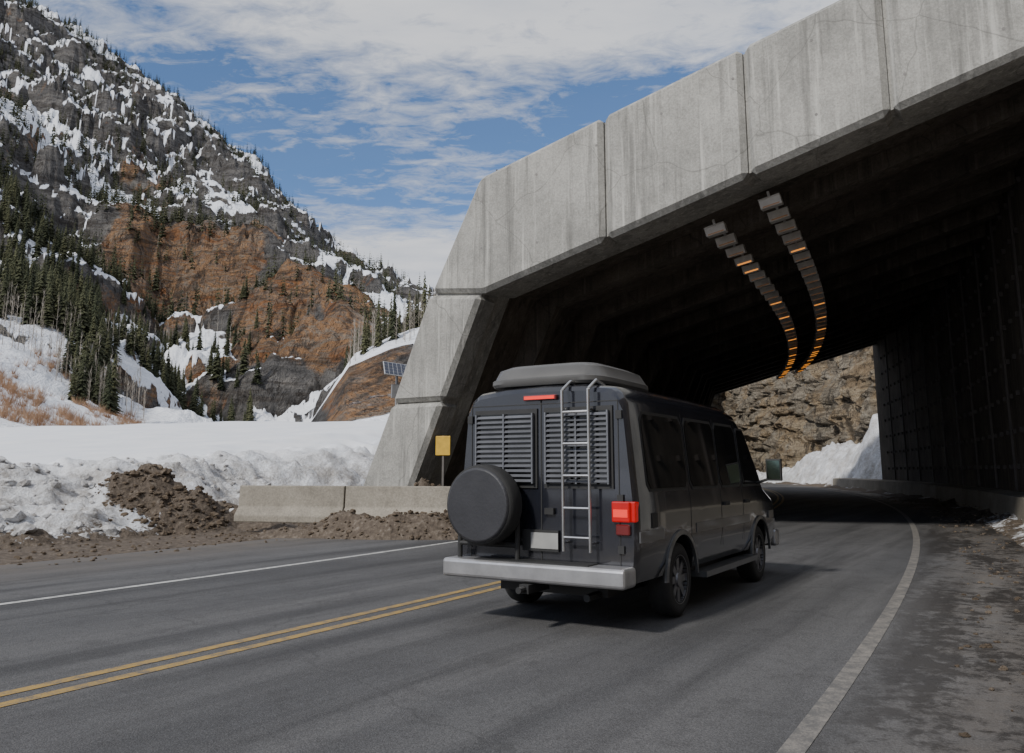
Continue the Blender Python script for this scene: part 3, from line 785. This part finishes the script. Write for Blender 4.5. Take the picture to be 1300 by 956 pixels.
mb=MB(); mb.box((0,5.36,.5),(.97,.1,.12)); bevel(mb.obj('front_bumper',M_bump,van),.04,3)
mb=MB(); mb.box((0,5.335,.8),(.55,.03,.11)); mb.obj('grille',M_plast,van)
mb=MB(); mb.tube((0,yb-.28,.38),(0,yb-.45,.38),.03); mb.box((0,yb-.15,.38),(.05,.2,.04)); mb.obj('tow_hitch',M_plast,van)
mb=MB(); mb.tube((-.88,yb-.13,.6),(-.88,yb-.13,1.25),.025); mb.tube((-.88,yb-.13,1.2),(-.2,yb-.13,1.2),.025); mb.tube((-.88,yb-.13,.75),(-.2,yb-.13,.75),.025); mb.tube((-.2,yb-.13,.6),(-.2,yb-.13,1.25),.025); mb.obj('spare_carrier',M_plast,van)
mb=MB()
for x in(.30,.58):
    mb.tube((x,yb-.12,.72),(x,yb-.12,2.12),.015); mb.tube((x,yb-.12,2.12),(x,yb+.06,2.21),.015); mb.tube((x,yb+.06,2.21),(x,yb+.25,2.18),.015); mb.tube((x,yb-.12,.8),(x,yb,.8),.012); mb.tube((x,yb-.12,1.95),(x,yb,1.95),.012)
for z in(.85,1.12,1.39,1.66,1.93): mb.tube((.30,yb-.12,z),(.58,yb-.12,z),.013)
mb.obj('ladder',M_chrome,van)
mb=MB()
for sx in(1,-1):
    mb.tube((sx*.98,4.22,1.28),(sx*1.2,4.2,1.34),.018); mb.box((sx*1.24,4.2,1.44),(.10,.04,.13))
bevel(mb.obj('mirror_housings',M_plast,van),.02,2)
mb=MB()
for sx in(1,-1): mb.box((sx*1.24,4.157,1.44),(.085,.003,.11))
mb.obj('mirror_glass',simple('mirror_glass',(.35,.5,.45),.05,1),van)
mb=MB()
lv=[(2.205,.66,.02,1.55),(2.23,.68,0,1.58),(2.27,.675,.0,1.58),(2.28,.66,.03,1.56),(2.37,.62,.08,1.45),(2.41,.52,.18,1.30)]
vs=[];N=28
for z,hw,y0,y1 in lv:
    cy=(y0+y1)/2+.1; hy=(y1-y0)/2
    for i in range(N):
        t=2*math.pi*i/N; c,s_=math.cos(t),math.sin(t); p_=.36
        vs.append((hw*math.copysign(abs(c)**p_,c)-.1,cy+hy*math.copysign(abs(s_)**p_,s_),z))
fs=[(j*N+i,j*N+(i+1)%N,(j+1)*N+(i+1)%N,(j+1)*N+i) for j in range(len(lv)-1) for i in range(N)]+[tuple(range(N)),tuple(range(len(lv)*N-1,(len(lv)-1)*N-1,-1))]
mb.add(vs,fs); o=mb.obj('roof_ghost_pod',M_ghost,van,True)  # low solid pod, added to stand in for the pale motion-blur ghost
try: o.data.set_sharp_from_angle(angle=R(40))
except Exception: pass
for o in van.children:
    if o.type=='MESH':
        for v in o.data.vertices:
            if v.co.z>1.12: v.co.z=1.12+(v.co.z-1.12)*1.12
        o.data.update()
print('done verts',sum(len(o.data.vertices) for o in scene.objects if o.type=='MESH'))
